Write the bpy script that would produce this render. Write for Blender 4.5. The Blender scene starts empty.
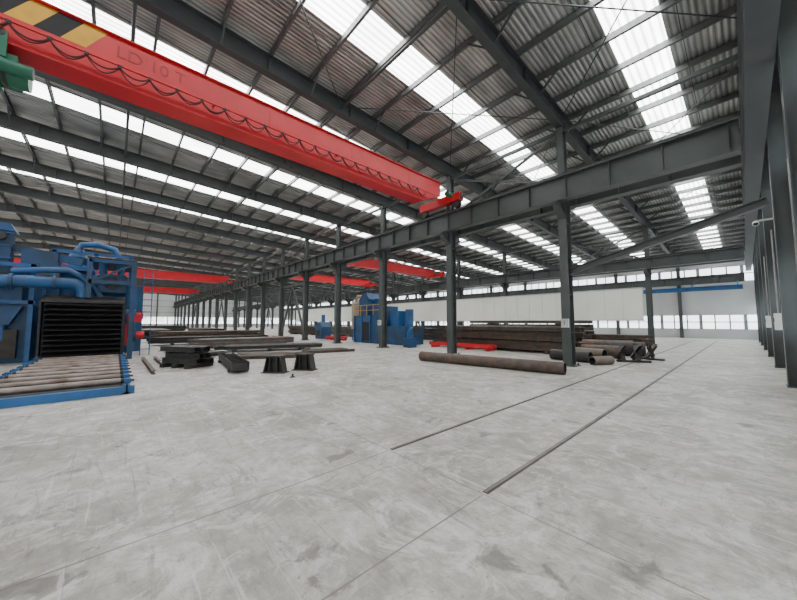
import bpy, math, random
from mathutils import Vector, Matrix
random.seed(7)
C=bpy.context.scene.collection
# ---------------------------------------------------------------- materials
def mat(name,col,rough=.5,metal=0.,var=.12,scale=3.,bump=0.,emit=0.,dirt=None,dscale=.8):
    m=bpy.data.materials.new(name); m.use_nodes=True
    n=m.node_tree.nodes; l=m.node_tree.links
    b=n['Principled BSDF']
    tc=n.new('ShaderNodeTexCoord'); nz=n.new('ShaderNodeTexNoise')
    nz.inputs['Scale'].default_value=scale; nz.inputs['Detail'].default_value=6
    l.new(tc.outputs['Object'],nz.inputs['Vector'])
    cr=n.new('ShaderNodeValToRGB')
    c=col
    cr.color_ramp.elements[0].position=.3; cr.color_ramp.elements[1].position=.7
    cr.color_ramp.elements[0].color=(c[0]*(1-var),c[1]*(1-var),c[2]*(1-var),1)
    cr.color_ramp.elements[1].color=(min(1,c[0]*(1+var)),min(1,c[1]*(1+var)),min(1,c[2]*(1+var)),1)
    l.new(nz.outputs['Fac'],cr.inputs['Fac'])
    out=cr.outputs['Color']
    if dirt:
        n2=n.new('ShaderNodeTexNoise'); n2.inputs['Scale'].default_value=dscale; n2.inputs['Detail'].default_value=8
        l.new(tc.outputs['Object'],n2.inputs['Vector'])
        r2=n.new('ShaderNodeValToRGB'); r2.color_ramp.elements[0].position=.48; r2.color_ramp.elements[1].position=.68
        l.new(n2.outputs['Fac'],r2.inputs['Fac'])
        mx=n.new('ShaderNodeMixRGB'); mx.inputs['Color2'].default_value=(*dirt,1)
        l.new(r2.outputs['Color'],mx.inputs['Fac']); l.new(out,mx.inputs['Color1']); out=mx.outputs['Color']
    l.new(out,b.inputs['Base Color'])
    b.inputs['Roughness'].default_value=rough; b.inputs['Metallic'].default_value=metal
    if bump:
        bp=n.new('ShaderNodeBump'); bp.inputs['Strength'].default_value=bump; bp.inputs['Distance'].default_value=.02
        l.new(nz.outputs['Fac'],bp.inputs['Height']); l.new(bp.outputs['Normal'],b.inputs['Normal'])
    if emit:
        l.new(out,b.inputs['Emission Color']); b.inputs['Emission Strength'].default_value=emit
    return m
M_STEEL=mat('painted_steel_grey',(.068,.078,.076),.45,.1,.12,1.5)
M_STEEL2=mat('rafter_steel_grey',(.058,.065,.066),.5,.1,.12,1.5)
M_PURL=mat('galvanised_purlin',(.17,.175,.175),.45,.5,.15,2)
M_RED=mat('crane_red',(.56,.012,.02),.42,0,.12,1.2)
M_REDT=mat('crane_lettering',(.36,.012,.015),.5)
M_REDD=mat('festoon_red',(.10,.012,.012),.6)
M_YEL=mat('hazard_yellow',(.68,.36,.02),.5)
M_BLK=mat('black_rubber_and_shade',(.02,.02,.022),.7)  # rubber and black parts, plus the painted dark under the rollers
M_GREEN=mat('hoist_green',(.015,.12,.07),.45)
M_BLUE=mat('machine_blue',(.013,.07,.18),.4,0,.25,2,dirt=(.02,.045,.08))
M_BLUE2=mat('bright_blue',(.018,.11,.29),.4,0,.2,2,dirt=(.02,.07,.16))
M_RUST=mat('mill_steel',(.10,.078,.065),.6,.4,.3,5,dirt=(.15,.09,.06),dscale=2.5)
M_DARKS=mat('dark_steel',(.05,.047,.045),.55,.4,.25,4)
M_ROLL=mat('roller_steel',(.24,.20,.175),.35,.6,.25,6,dirt=(.12,.08,.06),dscale=3)
M_TAN=mat('tank_tan',(.42,.34,.26),.5)
M_WHITE=mat('white_panel',(.86,.86,.78),.45,0,.04,.5)
M_WALL=mat('wall_panel_grey',(.5,.52,.52),.5,0,.06,.5)
M_MULL=mat('window_frame_grey',(.26,.28,.29),.5)
M_GLASS=mat('window_daylight',(.85,.93,1.0),.2,0,.12,.6,emit=1.4)
M_RAIL=mat('rail_steel',(.17,.155,.135),.45,.3,.3,3)
M_JOINT=mat('joint_filler',(.24,.225,.20),.8,0,.3,2)
M_GROOVE=mat('rail_groove',(.10,.09,.08),.8,0,.3,3)
M_BOX=mat('switch_box_grey',(.5,.5,.48),.5)

# concrete
def concrete():
    m=bpy.data.materials.new('concrete_floor'); m.use_nodes=True
    n=m.node_tree.nodes; l=m.node_tree.links; b=n['Principled BSDF']
    tc=n.new('ShaderNodeTexCoord')
    def noise(s,d=8,r=.6,dist=0,sc=(1,1,1),loc=(0,0,0),rot=0):
        mp=n.new('ShaderNodeMapping'); mp.inputs['Scale'].default_value=sc; mp.inputs['Location'].default_value=loc; mp.inputs['Rotation'].default_value=(0,0,rot)
        l.new(tc.outputs['Object'],mp.inputs['Vector'])
        z=n.new('ShaderNodeTexNoise'); z.inputs['Scale'].default_value=s; z.inputs['Detail'].default_value=d
        z.inputs['Roughness'].default_value=r; z.inputs['Distortion'].default_value=dist
        l.new(mp.outputs[0],z.inputs['Vector']); return z.outputs['Fac']
    def ramp(f,p0,p1,c0,c1):
        r=n.new('ShaderNodeValToRGB'); r.color_ramp.elements[0].position=p0; r.color_ramp.elements[1].position=p1
        r.color_ramp.elements[0].color=(*c0,1); r.color_ramp.elements[1].color=(*c1,1); l.new(f,r.inputs['Fac']); return r.outputs['Color']
    def mix(f,a,bb,t='MIX'):
        x=n.new('ShaderNodeMixRGB'); x.blend_type=t
        if isinstance(f,float): x.inputs['Fac'].default_value=f
        else: l.new(f,x.inputs['Fac'])
        l.new(a,x.inputs['Color1'])
        if isinstance(bb,tuple): x.inputs['Color2'].default_value=(*bb,1)
        else: l.new(bb,x.inputs['Color2'])
        return x.outputs['Color']
    def g(v): return (v,v,v)
    base=ramp(noise(.5,8,.7,.4),.38,.62,(.33,.31,.27),(.58,.565,.52))
    fine=ramp(noise(8,10,.75),.35,.65,g(.68),g(1.1))
    c=mix(1.0,base,fine,'MULTIPLY')
    c=mix(ramp(noise(.7,12,.72,1.0),.48,.60,g(0),g(.65)),c,(.24,.225,.195))
    c=mix(ramp(noise(1.6,12,.78,1.5,loc=(3,7,0)),.50,.60,g(0),g(.7)),c,(.66,.65,.61))
    c=mix(ramp(noise(2.1,8,.65,.6,loc=(9,1,0)),.60,.66,g(0),g(.7)),c,(.12,.11,.10))
    c=mix(ramp(noise(.8,12,.8,2.,sc=(1,6,1),loc=(1,2,0)),.54,.61,g(0),g(.5)),c,(.18,.17,.15))
    c=mix(ramp(noise(.8,12,.8,2.,sc=(6,1,1),loc=(4,2,0)),.55,.62,g(0),g(.45)),c,(.20,.19,.165))
    c=mix(ramp(noise(1.2,8,.7,.3,sc=(.5,12,1),loc=(2,2,0),rot=.7),.60,.64,g(0),g(.5)),c,(.68,.67,.63))
    c=mix(ramp(noise(1.2,8,.7,.3,sc=(.4,14,1),loc=(6,2,0),rot=-.5),.62,.65,g(0),g(.5)),c,(.14,.13,.12))
    c=mix(ramp(noise(20,4,.6),.65,.70,g(0),g(.6)),c,(.14,.135,.125))
    l.new(c,b.inputs['Base Color'])
    rr=n.new('ShaderNodeMapRange'); l.new(noise(1.2,6),rr.inputs['Value']); rr.inputs['To Min'].default_value=.3; rr.inputs['To Max'].default_value=.6
    l.new(rr.outputs[0],b.inputs['Roughness'])
    bp=n.new('ShaderNodeBump'); bp.inputs['Strength'].default_value=.15; bp.inputs['Distance'].default_value=.01
    l.new(noise(14,6),bp.inputs['Height']); l.new(bp.outputs['Normal'],b.inputs['Normal'])
    return m
M_CONC=concrete()
def corrug(name,col,emit=0,rough=.45,metal=.35,freq=2.2,lo=.72,rib_shade=.55):
    m=bpy.data.materials.new(name); m.use_nodes=True
    n=m.node_tree.nodes; l=m.node_tree.links; b=n['Principled BSDF']
    tc=n.new('ShaderNodeTexCoord'); w=n.new('ShaderNodeTexWave'); w.wave_type='BANDS'; w.bands_direction='X'
    w.inputs['Scale'].default_value=freq; l.new(tc.outputs['Object'],w.inputs['Vector'])
    z=n.new('ShaderNodeTexNoise'); z.inputs['Scale'].default_value=1.3; z.inputs['Detail'].default_value=6
    mp=n.new('ShaderNodeMapping'); mp.inputs['Scale'].default_value=(1.6,.5,1); l.new(tc.outputs['Object'],mp.inputs['Vector']); l.new(mp.outputs[0],z.inputs['Vector'])
    r=n.new('ShaderNodeValToRGB'); r.color_ramp.elements[0].position=.3; r.color_ramp.elements[1].position=.7
    r.color_ramp.elements[0].color=(*[x*lo for x in col],1); r.color_ramp.elements[1].color=(*[min(1,x*1.2) for x in col],1)
    l.new(z.outputs['Fac'],r.inputs['Fac'])
    r2=n.new('ShaderNodeValToRGB'); r2.color_ramp.elements[0].position=.1; r2.color_ramp.elements[1].position=.5
    r2.color_ramp.elements[0].color=(rib_shade,rib_shade,rib_shade,1); r2.color_ramp.elements[1].color=(1,1,1,1); l.new(w.outputs['Fac'],r2.inputs['Fac'])  # corrugation shading painted into base and emission colour
    x=n.new('ShaderNodeMixRGB'); x.blend_type='MULTIPLY'; x.inputs['Fac'].default_value=1
    l.new(r.outputs[0],x.inputs['Color1']); l.new(r2.outputs[0],x.inputs['Color2'])
    l.new(x.outputs[0],b.inputs['Base Color']); b.inputs['Roughness'].default_value=rough; b.inputs['Metallic'].default_value=metal
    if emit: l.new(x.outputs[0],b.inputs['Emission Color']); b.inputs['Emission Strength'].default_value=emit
    bp=n.new('ShaderNodeBump'); bp.inputs['Strength'].default_value=.6; bp.inputs['Distance'].default_value=.04
    l.new(w.outputs['Fac'],bp.inputs['Height']); l.new(bp.outputs['Normal'],b.inputs['Normal'])
    return m
M_ROOF=corrug('roof_sheet_underside',(.64,.64,.62),metal=.5,rough=.36,lo=.55)
M_SKY=corrug('fibreglass_skylight',(.86,.89,.87),emit=5.4,metal=0,rib_shade=.5,freq=1.6)

# ---------------------------------------------------------------- mesh builder
class MB:
    def __init__(s): s.v=[];s.f=[];s.m=[];s.sm=[];s.mats=[]
    def mi(s,m):
        if m not in s.mats: s.mats.append(m)
        return s.mats.index(m)
    def add(s,vs,fs,m,smooth=False):
        o=len(s.v); s.v+= [tuple(v) for v in vs]; k=s.mi(m)
        for f in fs: s.f.append([i+o for i in f]); s.m.append(k); s.sm.append(smooth)
    def box(s,x0,x1,y0,y1,z0,z1,m):
        x0,x1=sorted((x0,x1)); y0,y1=sorted((y0,y1)); z0,z1=sorted((z0,z1))
        vs=[(x,y,z) for x in(x0,x1) for y in(y0,y1) for z in(z0,z1)]
        s.add(vs,[(0,1,3,2),(4,6,7,5),(0,4,5,1),(2,3,7,6),(0,2,6,4),(1,5,7,3)],m)
    def bar(s,p,q,w,h,m,up=(0,0,1),ow=0,oh=0):
        p=Vector(p);q=Vector(q);d=(q-p).normalized(); up=Vector(up)
        a=d.cross(up)
        if a.length<1e-4: a=d.cross(Vector((1,0,0)))
        a.normalize(); u=a.cross(d)
        vs=[]
        for c in(p,q):
            for i,j in((-1,-1),(1,-1),(1,1),(-1,1)): vs.append(c+a*(ow+i*w/2)+u*(oh+j*h/2))
        s.add(vs,[(3,2,1,0),(4,5,6,7),(0,1,5,4),(1,2,6,5),(2,3,7,6),(3,0,4,7)],m)
    def ib(s,p,q,depth,width,m,up=(0,0,1),tf=.02,tw=.014):
        s.bar(p,q,tw,depth-2*tf,m,up)
        s.bar(p,q,width,tf,m,up,0,depth/2-tf/2); s.bar(p,q,width,tf,m,up,0,-depth/2+tf/2)
    def cyl(s,p,q,r,m,n=16,r2=None,cap=True):
        p=Vector(p);q=Vector(q);d=(q-p).normalized(); r2=r if r2 is None else r2
        a=d.orthogonal().normalized(); b=d.cross(a)
        vs=[p+(a*math.cos(t)+b*math.sin(t))*r for t in[2*math.pi*i/n for i in range(n)]]
        vs+=[q+(a*math.cos(t)+b*math.sin(t))*r2 for t in[2*math.pi*i/n for i in range(n)]]
        s.add(vs,[(i,(i+1)%n,n+(i+1)%n,n+i) for i in range(n)],m,True)
        if cap: s.add(vs,[list(range(n))[::-1],list(range(n,2*n))],m)
    def pipe(s,p,q,r,t,m,n=24,mi=None):
        p=Vector(p);q=Vector(q);d=(q-p).normalized(); a=d.orthogonal().normalized(); b=d.cross(a); vs=[]
        for c in(p,q):
            for rr in(r,r-t):
                vs+=[c+(a*math.cos(2*math.pi*i/n)+b*math.sin(2*math.pi*i/n))*rr for i in range(n)]
        F=[];G=[];H=[]
        for i in range(n):
            j=(i+1)%n
            F.append((i,j,2*n+j,2*n+i)); G.append((n+j,n+i,3*n+i,3*n+j)); H+=[(i,n+i,n+j,j),(2*n+j,3*n+j,3*n+i,2*n+i)]
        s.add(vs,F,m,True); s.add(vs,G,mi or m,True); s.add(vs,H,m)
    def sweep(s,pts,r,m,n=12):
        pts=[Vector(p) for p in pts]; vs=[]; F=[]
        d0=(pts[1]-pts[0]).normalized(); a=d0.orthogonal().normalized()
        for k,p in enumerate(pts):
            d=(pts[min(k+1,len(pts)-1)]-pts[max(k-1,0)]).normalized()
            a=(a-d*a.dot(d)).normalized(); b=d.cross(a)
            vs+=[p+(a*math.cos(2*math.pi*i/n)+b*math.sin(2*math.pi*i/n))*r for i in range(n)]
            if k:
                for i in range(n): F.append(((k-1)*n+i,(k-1)*n+(i+1)%n,k*n+(i+1)%n,k*n+i))
        s.add(vs,F,m,True); s.add(vs,[list(range(n))[::-1],list(range(len(vs)-n,len(vs)))],m)
    def prism(s,poly,axis,a,b,m):
        def P(u,v,w):
            return (w,u,v) if axis=='x' else ((u,w,v) if axis=='y' else (u,v,w))
        n=len(poly); vs=[P(u,v,a) for u,v in poly]+[P(u,v,b) for u,v in poly]
        s.add(vs,[(i,(i+1)%n,n+(i+1)%n,n+i) for i in range(n)]+[list(range(n))[::-1],list(range(n,2*n))],m)
    def make(s,name,loc=(0,0,0),rz=0):
        me=bpy.data.meshes.new(name); me.from_pydata(s.v,[],s.f)
        for m in s.mats: me.materials.append(m)
        me.polygons.foreach_set('material_index',s.m); me.polygons.foreach_set('use_smooth',s.sm); me.update()
        import bmesh
        bm=bmesh.new(); bm.from_mesh(me); bmesh.ops.recalc_face_normals(bm,faces=bm.faces); bm.to_mesh(me); bm.free()
        o=bpy.data.objects.new(name,me); C.objects.link(o); o.location=loc; o.rotation_euler=(0,0,rz); return o
def dup(o,name,loc,rz=0):
    p=bpy.data.objects.new(name,o.data); C.objects.link(p); p.location=loc; p.rotation_euler=(0,0,rz); return p

# ---------------------------------------------------------------- layout
XG=1.0; BAY=5.43; NF=20; XF=XG-BAY*NF
YL=-18.; YR=43.2; RY=-6.
def zb(y): return 9.97-.048*abs(y-RY)       # underside of rafters
ROWS=[12.5,27.6]
fx=[XG-BAY*k for k in range(NF+1)]

# floor
b=MB(); b.box(XF-.4,XG+.4,YL-.4,YR+.4,-.3,0,M_CONC); b.make('floor')
# joints
b=MB()
for x in (-3.07,-8.5,-13.9,-19.3,-24.8,-30.2): b.box(x-.006,x+.006,YL,2.6 if x>-4 else 12.,.0,.0015,M_JOINT)
b.box(-1.726,-1.714,YL,2.6,0,.0015,M_JOINT)
for y in (-4,2.62,8.4,12.5): b.box(-60,XG,y-.004,y+.004,0,.0015,M_JOINT)
b.make('floor_joints')
# embedded transfer-cart rails
for x in(-3.07,-1.72):
    b=MB(); b.box(x-.035,x+.03,2.65,40,0,.002,M_GROOVE); b.box(x-.018,x+.014,2.65,40,0,.012,M_RAIL)
    b.make('floor_rail')

# roof sheets + skylights
b=MB(); k=MB()
def slab(B,x0,x1,y0,y1,m,off=.82):
    z0=zb(y0)+off; z1=zb(y1)+off; t=.05
    vs=[(x0,y0,z0),(x1,y0,z0),(x1,y1,z1),(x0,y1,z1),(x0,y0,z0+t),(x1,y0,z0+t),(x1,y1,z1+t),(x0,y1,z1+t)]
    B.add(vs,[(3,2,1,0),(4,5,6,7),(0,1,5,4),(1,2,6,5),(2,3,7,6),(3,0,4,7)],m)
SW=.60
for (y0,y1) in ((YL-.4,RY),(RY,YR+.4)):
    prev=XG+.5
    for i in range(NF):
        c=(fx[i]+fx[i+1])/2
        slab(b,c+SW,prev,y0,y1,M_ROOF); prev=c-SW
        ya=y0+(.8 if y0==YL-.4 else .5); yb=y1-(.5 if y1==RY else 1.)
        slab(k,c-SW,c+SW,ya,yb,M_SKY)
        slab(b,c-SW,c+SW,y0,ya,M_ROOF); slab(b,c-SW,c+SW,yb,y1,M_ROOF)
    slab(b,XF-.5,prev,y0,y1,M_ROOF)
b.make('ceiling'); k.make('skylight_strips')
# purlins
b=MB(); ys=[]
y=YL+.3
while y<YR: ys.append(y); y+=1.4
for y in ys:
    z=zb(y)+.6
    b.box(XF,XG,y-.006,y+.006,z,z+.2,M_PURL); b.box(XF,XG,y-.006,y+.07,z,z+.008,M_PURL); b.box(XF,XG,y-.006,y+.07,z+.19,z+.2,M_PURL)
b.make('roof_purlins')
b=MB()
for i in range(NF):
    for t in(.33,.67):
        x=fx[i]-BAY*t
        for a,c in zip(ys[:-1],ys[1:]):
            b.bar((x,a,zb(a)+.74),(x,c,zb(c)+.66),.02,.02,M_STEEL2)
b.make('purlin_sag_rods')
# rafters
def rafter():
    B=MB()
    segs=[(YL,RY)]+[(RY,12.5),(12.5,27.6),(27.6,YR)]
    for a,c in segs:
        p=Vector((0,a,zb(a)+.3)); q=Vector((0,c,zb(c)+.3)); B.ib(p,q,.6,.26,M_STEEL2)
        n=int((c-a)/3)
        for j in range(1,n):
            y=a+(c-a)*j/n; B.box(-.12,.12,y-.008,y+.008,zb(y)+.02,zb(y)+.58,M_STEEL2)
    for j,y in enumerate(ys):
        if j%2==0:
            for s in(-1,1): B.bar((s*.08,y,zb(y)+.03),(s*.75,y,zb(y)+.62),.05,.05,M_STEEL2)
    return B
r0=rafter().make('roof_rafter',(fx[0],0,0))
for x in fx[1:]: dup(r0,'roof_rafter',(x,0,0))
b=MB()
for i in (0,1,5,10,15):
    for (a,c) in((-6,0),(0,6),(6,12.5),(12.5,20),(20,27.6),(27.6,35),(35,43)):
        b.cyl((fx[i],a,zb(a)+.35),(fx[i+1],c,zb(c)+.35),.018,M_STEEL2,6); b.cyl((fx[i+1],a,zb(a)+.35),(fx[i],c,zb(c)+.35),.018,M_STEEL2,6)
b.make('roof_cross_bracing')
b=MB()
for y in(-6,0,6,20,35): b.cyl((XF,y,zb(y)+.3),(XG,y,zb(y)+.3),.05,M_STEEL2,8)
b.make('roof_tie_tubes')

# columns
def column(y,zl=6.05,two=True):
    B=MB()
    B.ib((0,0,.02),(0,0,zl),.42,.30,M_STEEL,up=(0,1,0))
    B.box(-.28,.28,-.32,.32,0,.03,M_STEEL)
    B.ib((0,0,zl),(0,0,zb(y)+.02),.32,.24,M_STEEL,up=(0,1,0))
    for sg in((-1,1) if two else (-1,)):
        B.prism([(sg*.2,zl-.55),(sg*.72,zl-.2),(sg*.72,zl),(sg*.2,zl)],'x',-.012,.012,M_STEEL)
        B.box(-.15,.15,sg*.2,sg*.74,zl-.02,zl,M_STEEL)
        B.bar((0,sg*.2,zl-.56),(0,sg*.74,zl-.2),.26,.02,M_STEEL,up=(0,0,1))
    for sx in(-1,1):
        for sy in(-1,1):
            B.box(sx*.19,sx*.24,sy*.24-.025,sy*.24+.025,.03,.08,M_DARKS)
    for z in(1.2,2.6,4.0,5.3): B.box(-.14,.14,-.19,.19,z,z+.012,M_STEEL)
    return B
for y in ROWS:
    zl=6.05 if y<20 else 5.3
    c0=None
    for i,x in enumerate(fx[1:]):
        if c0 is None: c0=column(y,zl).make('steel_column',(x,y,0))
        else: dup(c0,'steel_column',(x,y,0))
def wcol(top,d=.4):
    B=MB(); B.ib((0,0,.02),(0,0,top),d,.26,M_STEEL,up=(0,1,0)); B.box(-.2,.2,-.26,.26,0,.03,M_STEEL); return B
c0=wcol(zb(YR)).make('wall_column',(fx[1],YR-.25,0))
for x in fx[2:-1]: dup(c0,'wall_column',(x,YR-.25,0))
c0=wcol(zb(YL)).make('wall_column',(fx[1],YL+.25,0))
for x in fx[2:-1]: dup(c0,'wall_column',(x,YL+.25,0))
GY=[-13,-8.5,-4.2,.1,4.2,8.35,12.5,17.5,22.5,27.6,32.8,38]
for y in GY:
    B=MB(); B.ib((0,0,.02),(0,0,zb(y)),.4,.3,M_STEEL,up=(1,0,0)); B.box(-.22,.22,-.22,.22,0,.03,M_STEEL)
    B.make('gable_column',(.82,y,0))
    B=MB(); B.ib((0,0,.02),(0,0,zb(y)),.4,.3,M_STEEL,up=(1,0,0)); B.make('gable_column',(XF+.3,y,0))

# runway beams
def runway(name,y,z0,z1,x0=XF+.6,x1=.15):
    B=MB(); B.ib((x0,y,(z0+z1)/2),(x1,y,(z0+z1)/2),z1-z0,.34,M_STEEL,tf=.03)
    x=x1-.2
    while x>x0: B.box(x-.006,x+.006,y-.14,y+.14,z0+.03,z1-.03,M_STEEL); x-=BAY/4
    B.box(x0,x1,y-.035,y+.035,z1,z1+.12,M_DARKS)
    return B.make(name)
runway('crane_runway_beam',12.0,6.05,6.95); runway('crane_runway_beam',13.0,6.05,6.95)
runway('crane_runway_beam',27.1,5.3,6.0); runway('crane_runway_beam',28.1,5.3,6.0)
runway('crane_runway_beam',YR-.8,5.3,6.0); runway('crane_runway_beam',YL+.8,6.05,6.95)
b=MB()
for y in ROWS:
    for i in range(NF-1):
        b.bar((fx[i],y,zb(y)-.12),(fx[i+1],y,zb(y)-.12),.12,.12,M_STEEL)
for y in ROWS:
    z0=6.9 if y<20 else 6.; 
    for i in(1,5,10,14):
        b.bar((fx[i],y,z0),(fx[i+1],y,zb(y)-.15),.09,.09,M_STEEL); b.bar((fx[i+1],y,z0),(fx[i],y,zb(y)-.15),.09,.09,M_STEEL)
    for i in(5,10,14):
        mx=(fx[i]+fx[i+1])/2
        b.bar((fx[i],y,.2),(mx,y,5.),.16,.16,M_STEEL); b.bar((fx[i+1],y,.2),(mx,y,5.),.16,.16,M_STEEL)
        b.bar((fx[i],y,5.1),(fx[i+1],y,5.1),.16,.16,M_STEEL)
b.make('column_row_bracing')
b=MB(); b.ib((fx[1]+.1,12.5,3.45),(.55,12.5,4.75),.22,.2,M_STEEL); b.make('inclined_strut')
# gable wind girder
b=MB()
for z in(6.4,8.3 ): b.ib((.4,YL+1,z),(.4,26 if z>7 else YR-1,z),.4,.36,M_STEEL2)
y=YL+1
while y<23:
    b.bar((.4,y,6.6),(.4,y+1.5,8.1),.08,.08,M_STEEL2); b.bar((.4,y+1.5,8.1),(.4,y+3,6.6),.08,.08,M_STEEL2); y+=3
b.make('gable_wind_girder')

# ---------------------------------------------------------------- walls
def wall_x(name,xp,t,bands,y0=YL-.2,y1=YR+.2):
    B=MB()
    for a,c in bands: B.box(xp,xp+t,y0,y1,a,c,M_WALL)
    z=1.0
    while z<7.5: B.box(xp-.02 if t>0 else xp+.02,xp if t>0 else xp+.12,y0,y1,z,z+.06,M_STEEL); z+=1.6
    return B.make(name)
def window(name,axis,p,a0,a1,z0,z1,step=1.0,rows=2):
    B=MB(); n=int(round((a1-a0)/step))
    def bx(u0,u1,t0,t1,za,zc,m):
        if axis=='x': B.box(t0,t1,u0,u1,za,zc,m)
        else: B.box(u0,u1,t0,t1,za,zc,m)
    bx(a0,a1,p-.005,p+.005,z0,z1,M_GLASS)
    for i in range(n+1):
        u=a0+(a1-a0)*i/n; w=.05 if i%3 else .12; bx(u-w,u+w,p-.04,p+.04,z0,z1,M_MULL)
    for j in range(rows+1):
        z=z0+(z1-z0)*j/rows; bx(a0,a1,p-.04,p+.04,z-.04,z+.04,M_MULL)
    return B.make(name)
def wall_y(name,yp,t,zr,w1,w2):
    B=MB()
    for a,c in((0,w1[0]),(w1[1],w2[0]),(w2[1],zr)): B.box(XF-.3,XG+.3,yp,yp+t,a,c,M_WALL)
    return B.make(name)
wall_y('wall_far',YR,.1,zb(YR)+.9,(.9,2.3),(5.4,6.9))
window('window_1','y',YR+.05,XF,XG,.9,2.3,1.0,2); window('window_2','y',YR+.05,XF,XG,5.4,6.9,1.0,2)
wall_y('wall_left',YL-.1,.1,zb(YL)+.9,(1.,2.6),(6.6,8.2))
window('window_3','y',YL-.05,XF,XG,1.,2.6,1.2,2); window('window_4','y',YL-.05,XF,XG,6.6,8.2,1.2,2)
wall_x('wall_right',1.05,.1,((0,1.2),(3.2,5.5),(6.5,10.8)))
window('window_5','x',1.1,YL,YR,1.2,3.2,1.2,2); window('window_6','x',1.1,YL,YR,5.5,6.5,1.2,1)
wall_x('wall_end',XF-.05,-.1,((0,1.),(3.,10.8)))
window('window_7','x',XF-.1,YL,YR,1.,3.,1.2,2)

# white elevated partition band on the middle column row
b=MB(); x=-4.75
while x>-60:
    b.box(x-1.13,x,27.2,27.32,1.75,3.95,M_WHITE); b.box(x-1.15,x-1.13,27.22,27.3,1.75,3.95,M_WALL); x-=1.15
b.box(-60,-4.7,27.16,27.36,3.95,4.03,M_BOX); b.box(-60,-4.7,27.16,27.36,1.68,1.75,M_BOX)
for x in fx[1:12]: b.bar((x,27.36,1.8),(x,27.36,3.9),.1,.1,M_STEEL)
b.make('white_panel_partition')

# ---------------------------------------------------------------- cranes
def crane(name,x,ya,yb,z,h=1.15,detail=True):
    B=MB(); w=.42
    t=1.6
    prof=[(ya+.25,z+.55),(ya+t,z),(yb-t,z),(yb-.25,z+.55),(yb-.25,z+h),(ya+.25,z+h)]
    B.prism(prof,'x',x-w/2,x+w/2,M_RED)
    B.box(x-.32,x+.32,ya+t,yb-t,z-.03,z,M_RED); B.box(x-.29,x+.29,ya+.2,yb-.2,z+h,z+h+.03,M_RED)
    yy=ya+2
    while yy<yb-1.5:
        B.box(x+w/2,x+w/2+.008,yy-.02,yy+.02,z+.02,z+h-.02,M_RED); yy+=3.1
    for e in(ya,yb):
        B.box(x-1.3,x+1.3,e-.16,e+.16,z+.12 if z>6.8 else z-.02,z+.5,M_RED)
        for dx in(-1.05,1.05): B.cyl((x+dx,e-.1,z-.0),(x+dx,e+.1,z-.0),.2,M_DARKS,16)
        for dx in(-1.3,1.3): B.box(x+dx-.05,x+dx+.05,e-.1,e+.1,z+.2,z+.45,M_BLK)
        B.cyl((x+.8,e+(.5 if e==ya else -.5),z+.45),(x+.8,e,z+.45),.13,M_GREEN,12)
    if detail:
        B.box(x+.42,x+.47,ya+1,yb-.8,z+.36,z+.42,M_RED)
        yy=ya+1
        while yy<yb-1:
            B.box(x+w/2,x+.45,yy-.02,yy+.02,z+.42,z+.46,M_RED); yy+=2
        yy=ya+3.; L=.56
        while yy<yb-1.6:
            B.box(x+.41,x+.48,yy-.04,yy+.04,z+.30,z+.37,M_BLK)
            for q,sg in((0,.24),(.025,.17)):
                sg+=random.uniform(-.04,.04)
                pts=[(x+.435+q,yy+L*i/8,z+.32-sg*(1-((i-4)/4)**2)) for i in range(9)]
                B.sweep(pts,.018,M_REDD,6)
            yy+=L
        for i in range(12):
            y0=-5.6+i*.4
            m=M_YEL if i%2 else M_BLK
            B.prism([(y0,z+.62),(y0+.4,z+.62),(y0+.75,z+h-.02),(y0+.35,z+h-.02)],'x',x+w/2,x+w/2+.006,m)
    return B.make(name)
cr=crane('overhead_crane',-10.1,YL+.8,12.0,7.3,1.2)
crane('overhead_crane',-49,YL+.8,12.0,7.0,1.0,False)
crane('overhead_crane',-72,YL+.8,12.0,7.0,1.0,False)
crane('overhead_crane',-23.7,13.0,27.1,6.7,.8,False)
crane('overhead_crane',-36,13.0,27.1,6.7,.8,False)
cu=bpy.data.curves.new('capacity_lettering','FONT'); cu.body='LD 10 T'; cu.size=.42; cu.extrude=.003; cu.materials.append(M_REDT)
to=bpy.data.objects.new('capacity_lettering',cu); C.objects.link(to); to.location=(-10.1+.215,-.3,7.3+.72); to.rotation_euler=(math.pi/2,0,math.pi/2); to.parent=cr
# hoist
b=MB(); z=6.62; x=-10.1
b.box(x-.42,x+.3,-2.9,-1.75,z+.05,z+.45,M_GREEN); b.box(x-.3,x+.34,-2.6,-2.0,z-.1,z+.1,M_GREEN)
b.cyl((x,-3.0,z+.18),(x,-1.6,z+.18),.25,M_GREEN,20)
for i in range(5): b.cyl((x,-2.75+i*.2,z+.18),(x,-2.7+i*.2,z+.18),.28,M_DARKS,20)
for yy in(-2.6,-2.0):
    for s in(-1,1):
        b.box(x+s*.38-.03,x+s*.38+.03,yy-.12,yy+.12,z+.3,z+.85,M_GREEN); b.cyl((x+s*.34,yy,z+.80),(x+s*.42,yy,z+.80),.09,M_DARKS,12)
b.cyl((x+.42,-1.95,z+.12),(x+.42,-1.5,z+.12),.13,M_GREEN,12)
for dy in(-.1,.1): b.cyl((x,-2.4+dy,z-.9),(x,-2.4+dy,z),.012,M_BLK,6)
b.box(x-.12,x+.12,-2.6,-2.2,z-1.2,z-.9,M_YEL)
b.sweep([(x,-2.4,z-1.2),(x,-2.4,z-1.35),(x+.0,-2.28,z-1.5),(x,-2.4,z-1.62),(x,-2.53,z-1.5)],.035,M_DARKS,8)
h=b.make('hoist'); h.parent=cr

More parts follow.
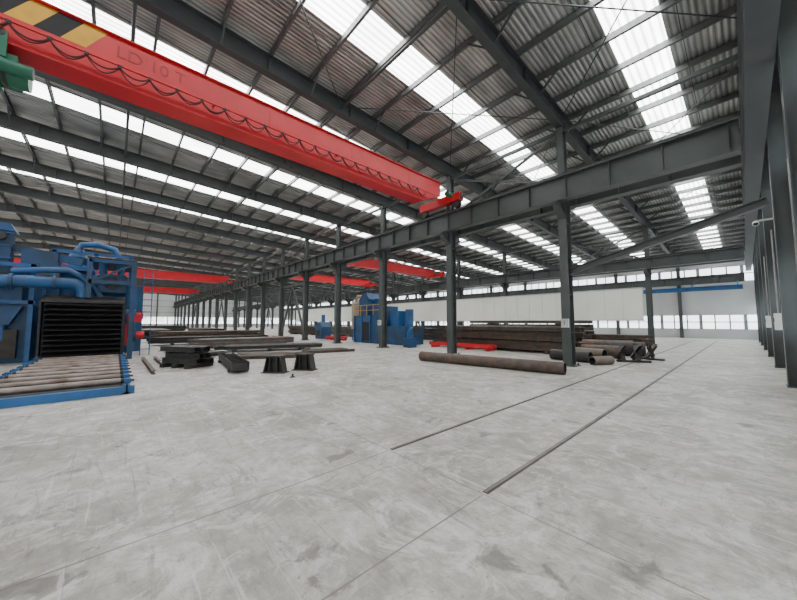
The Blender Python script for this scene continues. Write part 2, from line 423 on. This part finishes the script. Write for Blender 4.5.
# ---------------------------------------------------------------- roller conveyor
b=MB(); xa,xb=-9.3,-17.5; y0,y1=-1.95,.3
b.box(xa-.12,xa,y0-.1,y1+.1,.0,.17,M_BLUE2)
b.box(xb,xa-.15,y0,y1-.04,.0,.02,M_BLK)  # black sheet added under the rollers to paint the gaps dark
for y in(y0,y1):
    b.box(xb,xa,y-.1,y+.02,.0,.05,M_BLUE2); b.box(xb,xa,y-.05,y-.02,.0,.2,M_BLUE2); b.box(xb,xa,y-.1,y+.02,.17,.2,M_BLUE2)
x=xa-.38
while x>xb+.1:
    b.cyl((x,y0+.1,.25),(x,y1-.14,.25),.072,M_ROLL,20)
    b.cyl((x,y0+.04,.25),(x,y0+.1,.25),.06,M_BLK,16); b.cyl((x,y1-.14,.25),(x,y1-.08,.25),.06,M_BLK,16)
    for y in(y0-.05,y1-.03): b.box(x-.07,x+.07,y-.05,y+.07,.2,.3,M_BLUE2)
    b.cyl((x,y0-.14,.25),(x,y1+.1,.25),.025,M_DARKS,8)
    x-=.80
b.make('roller_conveyor')

# ---------------------------------------------------------------- shot blasting machine
b=MB()
b.box(-22.5,-18.3,-2.05,.25,.0,.18,M_BLUE)
b.box(-22.5,-18.3,-2.15,-1.98,0,2.55,M_BLUE); b.box(-22.5,-18.3,.17,.33,0,2.55,M_BLUE); b.box(-22.5,-18.3,-2.15,.33,2.4,2.55,M_BLUE)
b.box(-22.5,-19.2,-1.98,.17,.2,2.5,M_BLK)
for i in range(11):
    z=.42+i*.2
    b.prism([(-18.35,z-.02),(-17.72,z-.16),(-17.70,z-.13),(-18.35,z+.03)],'y',-2.02,.2,M_DARKS if i%2 else M_BLK)
b.box(-18.4,-18.3,-2.0,.18,.3,2.6,M_BLK)
b.prism([(-18.4,2.5),(-17.75,2.36),(-17.75,2.42),(-18.4,2.68)],'y',-2.1,.28,M_DARKS)
for y in(-2.12,.26): b.prism([(-18.4,.3),(-17.9,.3),(-17.75,2.4),(-18.4,2.65)],'y',y-.03,y+.03,M_DARKS)
# posts at right, gantry frame
for x in(-18.1,-21.8): b.box(x-.09,x+.09,.44,.62,0,4.3,M_BLUE)
for z in(3.2,4.1): b.box(-18.2,-18.0,-.9,.62,z,z+.16,M_BLUE)
b.box(-18.2,-18.0,-.95,-.8,2.6,4.2,M_BLUE)
b.bar((-18.1,-.8,3.3),(-18.1,.45,4.1),.08,.08,M_BLUE)
b.box(-22,-18.,-.9,.6,4.24,4.3,M_DARKS)
b.box(-21,-18.7,-.6,.3,2.9,3.7,M_BLUE); b.cyl((-18.7,-.15,3.3),(-18.45,-.15,3.3),.26,M_DARKS,16)
b.cyl((-18.9,-.5,3.7),(-18.9,-.5,4.2),.14,M_BLUE2,12); b.cyl((-18.9,.1,3.7),(-18.9,.1,4.2),.14,M_BLUE2,12)
# rear chamber
b.box(-26,-22.5,-3.0,1.1,0,3.6,M_BLUE)
for y in(-2.6,-1.4,-.2,.8): b.box(-22.5,-22.42,y-.05,y+.05,0,3.6,M_BLUE2)
# rear separator frame, pipes and stack
for y in(-2.4,-.9,.5):
    b.box(-23.0,-22.85,y-.07,y+.07,3.6,5.2,M_BLUE2)
b.box(-23.0,-22.85,-2.5,.6,5.1,5.25,M_BLUE2); b.box(-23.0,-22.85,-2.5,.6,4.4,4.5,M_BLUE2)
b.cyl((-23.6,-1.6,3.6),(-23.6,-1.6,5.0),.4,M_BLUE,18); b.cyl((-23.6,-1.6,5.0),(-23.6,-1.6,5.5),.4,M_BLUE,18,.15)
b.sweep([(-23.6,-1.6,5.4),(-23.6,-1.5,5.7),(-23.5,-.9,5.8),(-23.4,-.2,5.6),(-23.4,.1,5.0),(-23.4,.15,3.6)],.16,M_BLUE2,12)
# body left of hood
b.box(-21.5,-19.2,-5.2,-2.6,0,2.3,M_BLUE)
for y in(-5.1,-3.85,-2.5): b.box(-19.0,-18.85,y-.07,y+.07,0,3.9,M_BLUE2)
b.box(-19.0,-18.85,-5.2,-2.4,2.3,2.45,M_BLUE2); b.box(-19.0,-18.85,-5.2,-2.4,3.75,3.9,M_BLUE2)
b.box(-19.2,-19.0,-5.0,-4.0,.3,1.9,M_BLUE2); b.box(-19.2,-18.9,-3.6,-2.8,.2,1.3,M_DARKS)
b.prism([(-3.7,2.2),(-2.7,2.2),(-3.0,1.5),(-3.4,1.5)],'x',-19.4,-18.8,M_BLUE)
b.cyl((-19.,-3.2,1.5),(-19.,-3.2,.9),.12,M_BLUE2,12)
b.box(-18.99,-18.95,-4.7,-4.4,1.2,1.5,M_WHITE)
b.box(-20.9,-19.3,-5.1,-2.8,2.3,3.7,M_BLUE)
for y in(-4.6,-3.3): b.cyl((-19.3,y,3.3),(-19.0,y,3.3),.22,M_DARKS,16)
# bucket elevator tower
b.box(-20.0,-19.4,-3.75,-3.2,3.7,5.2,M_BLUE); b.prism([(-3.85,5.2),(-3.1,5.2),(-3.25,5.5),(-3.65,5.5)],'x',-20.1,-19.3,M_BLUE2)
for z in(4.1,4.6,5.1): b.box(-19.4,-19.34,-3.8,-3.15,z,z+.06,M_BLUE2)
b.cyl((-19.4,-3.47,4.95),(-19.1,-3.47,4.95),.16,M_DARKS,16)
b.bar((-19.7,-3.3,4.6),(-19.5,-1.2,4.2),.3,.3,M_BLUE)
b.box(-20.4,-19.2,-2.9,-1.9,3.9,4.5,M_BLUE); b.box(-20.6,-19.,-3.,-.8,3.8,3.9,M_BLUE2)
# walkway with rails at left
b.box(-19.,-18.2,-5.4,-3.9,3.9,3.96,M_DARKS)
for z in(4.3,4.65): b.cyl((-18.2,-5.4,z),(-18.2,-3.9,z),.02,M_BLUE2,8)
for i in range(3): b.cyl((-18.2,-5.4+i*.75,3.9),(-18.2,-5.4+i*.75,4.65),.02,M_BLUE2,8)
# ducts
def arc(c,r,a0,a1,n=8):
    return [(c[0],c[1]+r*math.cos(math.radians(a0+(a1-a0)*i/n)),c[2]+r*math.sin(math.radians(a0+(a1-a0)*i/n))) for i in range(n+1)]
b.sweep([(-18.3,-3.9,3.1),(-18.3,-2.6,3.15),(-18.3,-1.6,3.15)]+arc((-18.3,-1.4,2.75),.4,90,0)+[(-18.3,-1.0,2.6)],.23,M_BLUE2,20)
b.cyl((-18.3,-3.0,3.13),(-18.3,-2.9,3.13),.29,M_BLUE,20); b.cyl((-18.3,-1.9,3.15),(-18.3,-1.8,3.15),.29,M_BLUE,20)
b.sweep([(-18.7,-3.0,3.55),(-18.5,-2.2,3.65),(-18.5,-1.5,3.7),(-18.5,-1.15,3.5),(-18.5,-.7,3.0),(-18.5,-.5,2.6)],.12,M_BLUE2,14)
b.sweep([(-18.6,-4.6,1.2),(-18.3,-4.4,2.0),(-18.3,-4.15,2.8),(-18.3,-3.7,3.1)],.22,M_BLUE2,18)
b.cyl((-20.,-1.5,2.55),(-20.,-1.5,3.8),.4,M_BLUE,20)
for x,z in((-19.2,1.0),(-20.6,1.9)):
    b.cyl((x,.33,z),(x,.75,z),.32,M_BLUE,18); b.cyl((x,.75,z),(x,1.05,z),.17,M_RED,14)
b.box(-19.6,-18.9,.4,.9,1.6,1.9,M_RED); b.box(-18.25,-18.15,.34,.5,.6,1.5,M_RED)
for y in(.95,1.3): b.cyl((-19.6,y,0),(-19.6,y,4.1),.02,M_BLUE2,8)
for i in range(13): b.cyl((-19.6,.95,.3+i*.3),(-19.6,1.3,.3+i*.3),.013,M_BLUE2,6)
b.make('shot_blasting_machine')

# second blue machine beyond column row
b=MB()
b.box(-1.6,1.6,-1.2,1.2,0,2.1,M_BLUE); b.box(-1.3,-.2,-1.0,.6,2.1,3.4,M_BLUE); b.box(.3,1.4,-.8,.8,2.1,2.8,M_BLUE)
b.prism([(-1.4,3.4),(-.1,3.4),(-.5,3.9),(-1.0,3.9)],'y',-.9,.5,M_BLUE)
for x in(-1.62,-.6,.5,1.62): b.box(x-.05,x+.05,-1.28,-1.2,0,2.1,M_BLUE2)
b.box(-.5,.5,-1.26,-1.2,.2,1.6,M_BLK)
b.sweep([(-.3,-.4,3.2),(.3,-.4,3.4),(.8,-.4,3.3),(.9,-.4,2.7)],.16,M_BLUE2,12)
b.cyl((-2.9,0,1.0),(-2.9,0,3.2),.55,M_TAN,24); b.cyl((-2.9,0,3.2),(-2.9,0,3.5),.55,M_TAN,24,.2)
for a in range(4): b.cyl((-2.9+.45*math.cos(a*1.57+.78),.45*math.sin(a*1.57+.78),0),(-2.9+.45*math.cos(a*1.57+.78),.45*math.sin(a*1.57+.78),1.1),.05,M_BLUE,8)
b.box(1.9,4.,-.9,.9,0,1.3,M_BLUE); b.box(2.1,3.0,-.6,.6,1.3,2.4,M_BLUE2); b.cyl((3.5,0,1.3),(3.5,0,2.5),.3,M_BLUE2,16)
b.sweep([(-2.9,-.3,3.3),(-2.5,-.3,3.8),(-1.6,-.3,3.7),(-1.2,-.3,3.3)],.12,M_TAN,10)
for z in(2.5,2.9): b.cyl((-1.6,-1.2,z),(1.6,-1.2,z),.02,M_YEL,6)
for i in range(5): b.cyl((-1.6+i*.8,-1.2,2.1),(-1.6+i*.8,-1.2,2.9),.02,M_YEL,6)
b.make('blasting_cleaning_line',(-19.6,15.6,0))
b=MB(); b.box(-.6,.6,-.5,.5,0,1.1,M_BLUE); b.prism([(-.6,1.1),(.6,1.1),(.25,1.6),(-.25,1.6)],'y',-.5,.5,M_BLUE); b.cyl((0,0,1.6),(0,0,2.3),.18,M_BLUE2,14)
b.box(-.64,-.6,-.3,.3,.2,.9,M_BLUE2); b.box(-.2,.2,-.56,-.5,.3,.8,M_DARKS)
b.make('dust_collector',(-27.5,15.,0))
b=MB(); b.box(-.3,.3,-.3,.3,0,.6,M_BLUE); b.sweep([(0,0,.6),(0,0,.9),(.15,0,1.1),(.5,0,1.15)],.2,M_BLUE2,14); b.cyl((.5,0,1.15),(.62,0,1.15),.26,M_DARKS,14)
b.make('suction_fan',(-14.3,13.9,0))

# ---------------------------------------------------------------- steel stock
def beamstack(name,cx,cy,L,n,rows,rz,s=.2,m=M_RUST,jit=.25,gap=.02,sup=True):
    B=MB(); z=.0
    if sup:
        for t in(-.35,0,.35): B.box(t*L-.08,t*L+.08,-n*(s+gap)/2-.1,n*(s+gap)/2+.1,0,.14,m)
        z=.14
    for r in range(rows):
        for i in range(n-(r%2)):
            y=(i-(n-1-(r%2))/2)*(s+gap); j=random.uniform(-jit,jit)
            B.ib((-L/2+j,y,z+s/2),(L/2+j,y,z+s/2),s,s*.92,m,tf=.014,tw=.01)
        z+=s
        if r%2==1 and r<rows-1:
            for t in(-.3,.3): B.box(t*L-.04,t*L+.04,-n*(s+gap)/2,n*(s+gap)/2,z,z+.05,m)
            z+=.05
    return B.make(name,(cx,cy,0),rz)
M_STOCK=mat('grey_mill_steel',(.16,.145,.13),.55,.4,.25,4,dirt=(.15,.10,.07),dscale=2)
beamstack('steel_beam_stack',-9.6,17.0,8.0,7,5,.0,.22,M_RUST)
beamstack('steel_beam_stack',-13.5,19.8,9,7,5,.02,.22,M_STOCK)
beamstack('steel_beam_stack',-11.5,23.5,9,8,7,-.02,.2,M_STOCK)
beamstack('steel_beam_stack',-18.3,6.6,5.0,8,1,1.25,.18,M_DARKS,.5)
beamstack('steel_beam_stack',-22.5,6.5,5.5,10,2,1.5,.2,M_STOCK,.5)
beamstack('steel_beam_stack',-27,5.5,7,8,2,1.5,.2,M_DARKS,.5)
beamstack('steel_beam_stack',-33,6.5,8,14,3,1.57,.2,M_RUST,.5)
beamstack('steel_beam_stack',-42,2.5,9,14,3,0.,.22,M_STOCK,.5)
beamstack('steel_beam_stack',-44,8,9,10,3,0.,.22,M_RUST,.5)
beamstack('steel_beam_stack',-56,3,9,14,4,1.57,.22,M_DARKS,.5)
beamstack('steel_beam_stack',-29,20,9,8,4,0,.22,M_STOCK,.5)
beamstack('steel_beam_stack',-39,19,9,8,4,0,.22,M_RUST,.5)
beamstack('steel_beam_stack',-13.6,2.0,1.7,4,3,.5,.18,M_DARKS,.15)
def skid(loc,L,rz=0):
    b=MB(); b.box(-L/2,L/2,-.06,.06,.15,.32,M_RED); b.box(-L/2,L/2,.6,.72,.15,.32,M_RED)
    for t in(-.45,-.15,.15,.45): b.box(t*L-.06,t*L+.06,-.05,.7,0,.15,M_RED)
    b.make('red_support_skid',loc,rz)
skid((-11.6,15.2,0),4.4); skid((-24.6,14.4,0),2.4,.0); skid((-28.5,10.4,0),3.,.0)
b=MB()
for i in range(4): b.bar((-1.6+random.uniform(-.2,.2),random.uniform(-.1,.1),.03+i*.05),(1.6+random.uniform(-.2,.2),random.uniform(-.1,.1),.03+i*.05),1.2,.035,M_DARKS)
b.make('steel_plate_pile',(-18.2,3.0,0),.3)
def loose(loc,rz,n,L,sp=.26):
    b=MB()
    for i in range(n):
        a=random.uniform(-.12,.12); y=(i-n/2)*sp
        b.ib((-L/2+a,y+a,.07),(L/2+a*3,y-a,.07),.14,.1,M_STOCK if i%3 else M_RUST)
    b.make('loose_steel_profiles',loc,rz)
loose((-14.9,5.4,0),1.1,7,3.); loose((-15.4,8.6,0),1.45,5,2.4,.3)
b=MB(); b.box(-1.9,1.9,-.25,.25,.1,.125,M_DARKS); b.box(-1.9,1.9,-.25,-.235,.1,.35,M_DARKS); b.box(-1.9,1.9,.235,.25,.1,.35,M_DARKS)
for i in range(7): b.box(-1.8+i*.6,-1.78+i*.6,-.23,.23,.12,.3,M_DARKS)
b.box(-1.6,-1.4,-.3,.3,0,.1,M_DARKS); b.box(1.3,1.5,-.3,.3,0,.1,M_DARKS)
b.make('steel_channel_section',(-12.5,3.2,0),-.12)
def ped():
    B=MB(); B.prism([(-.30,0),(.30,0),(.2,.5),(-.2,.5)],'y',-.02,.02,M_DARKS)
    for s in(-1,1):
        B.bar((s*.32,0,0),(s*.22,0,.5),.3,.03,M_DARKS,up=(1,0,0)) 
    B.box(-.27,.27,-.18,.18,.5,.54,M_DARKS); B.box(-.38,.38,-.2,.2,0,.025,M_DARKS)
    for x in(-.12,.12): B.box(x-.01,x+.01,-.16,.16,.03,.5,M_DARKS)
    return B
p=ped().make('steel_pedestal',(-10.1,3.85,0),.75)
dup(p,'steel_pedestal',(-10.0,4.8,0),.65)
b=MB(); b.cyl((0,0,0),(0,0,.02),.08,M_DARKS,12); b.cyl((0,0,.02),(0,0,.1),.03,M_DARKS,8); b.make('floor_bracket',(-8.9,3.9,0))
b=MB(); b.pipe((-9.15,9.55,.19),(-3.75,10.2,.19),.19,.012,M_RUST,28,M_BLK)  # inner wall takes plain black, darkening the bore
b.make('steel_pipe')
def bp_(p,q,r,m): 
    b=MB(); b.pipe((*p,r),(*q,r),r,.018,m,28,M_BLK); b.make('large_steel_pipe')  # bore faces coloured plain black
bp_((-5.7,14.1),(-4.15,13.9),.22,M_DARKS); bp_((-5.2,15.0),(-3.9,14.8),.25,M_STOCK); bp_((-5.2,16.3),(-3.6,16.4),.28,M_RUST)
bp_((-4.6,17.9),(-3.2,18.3),.33,M_DARKS); bp_((-6.2,19.2),(-3.9,19.6),.33,M_RUST); bp_((-3.9,13.2),(-3.5,14.0),.16,M_STOCK)
def trestle(loc,rz,n=2):
    b=MB()
    for i in range(n):
        x=i*.5; b.ib((x,-.35,.08),(x+.1,.35,.62),.14,.12,M_DARKS); b.ib((x,.35,.08),(x+.1,-.35,.62),.14,.12,M_DARKS)
    b.bar((-.15,0,.04),(n*.5,0,.04),.13,.08,M_DARKS)
    b.make('crossed_beam_trestle',loc,rz)
trestle((-3.45,15.2,0),.5); trestle((-3.3,17.0,0),-.2)
beamstack('steel_beam_stack',-5.8,24,3.6,6,3,.1,.2,M_RUST)
b=MB(); b.ib((-17.3,1.35,.06),(-15.2,1.35,.06),.12,.1,M_RUST); b.ib((-17.3,.95,.06),(-12.2,.95,.06),.12,.1,M_RUST); b.make('steel_guide_bars')
b=MB(); b.ib((-7.,YR-2.5,4.7),(.0,YR-2.5,4.7),.4,.3,M_BLUE2)
for x in(-6.5,-3.3,-.3): b.bar((x,YR-2.5,4.9),(x,YR-.9,5.4),.08,.08,M_BLUE2)
b.make('blue_jib_beam')
for x in(fx[1],fx[3]):
    b=MB(); b.box(-.12,.12,-.12,0,0,.32,M_BOX); b.box(-.02,.0,-.13,-.12,.1,.25,M_BLK); b.make('switch_box',(x,12.28,1.4))
for y in(12.5,17.5):
    b=MB(); b.box(-.12,0,-.16,.16,0,.42,M_BOX); b.box(-.13,-.12,-.1,.1,.2,.3,M_BLK); b.cyl((-.04,.1,.42),(-.04,.1,2.6),.015,M_BOX,8); b.make('distribution_box',(.61,y,1.4))
b=MB(); b.box(-.3,0,-.03,.03,.1,.14,M_BOX); b.cyl((-.3,-.12,.02),(-.3,.16,.1),.06,M_WHITE,12); b.cyl((-.3,-.13,.02),(-.3,-.12,.02),.05,M_BLK,12); b.make('surveillance_camera',(.61,12.5,4.15))

# ---------------------------------------------------------------- world, camera
w=bpy.data.worlds.new('sky'); bpy.context.scene.world=w; w.use_nodes=True
w.node_tree.nodes['Background'].inputs[0].default_value=(.8,.88,1,1); w.node_tree.nodes['Background'].inputs[1].default_value=1.
cam=bpy.data.cameras.new('camera'); co=bpy.data.objects.new('camera',cam); C.objects.link(co)
cam.sensor_width=36; cam.lens=36*313/797; cam.clip_end=500
co.location=(0,0,1.6); co.rotation_euler=(math.radians(94.02),0,math.radians(47.9))
bpy.context.scene.camera=co
vs=bpy.context.scene.view_settings; vs.view_transform='AgX'; vs.exposure=1.3
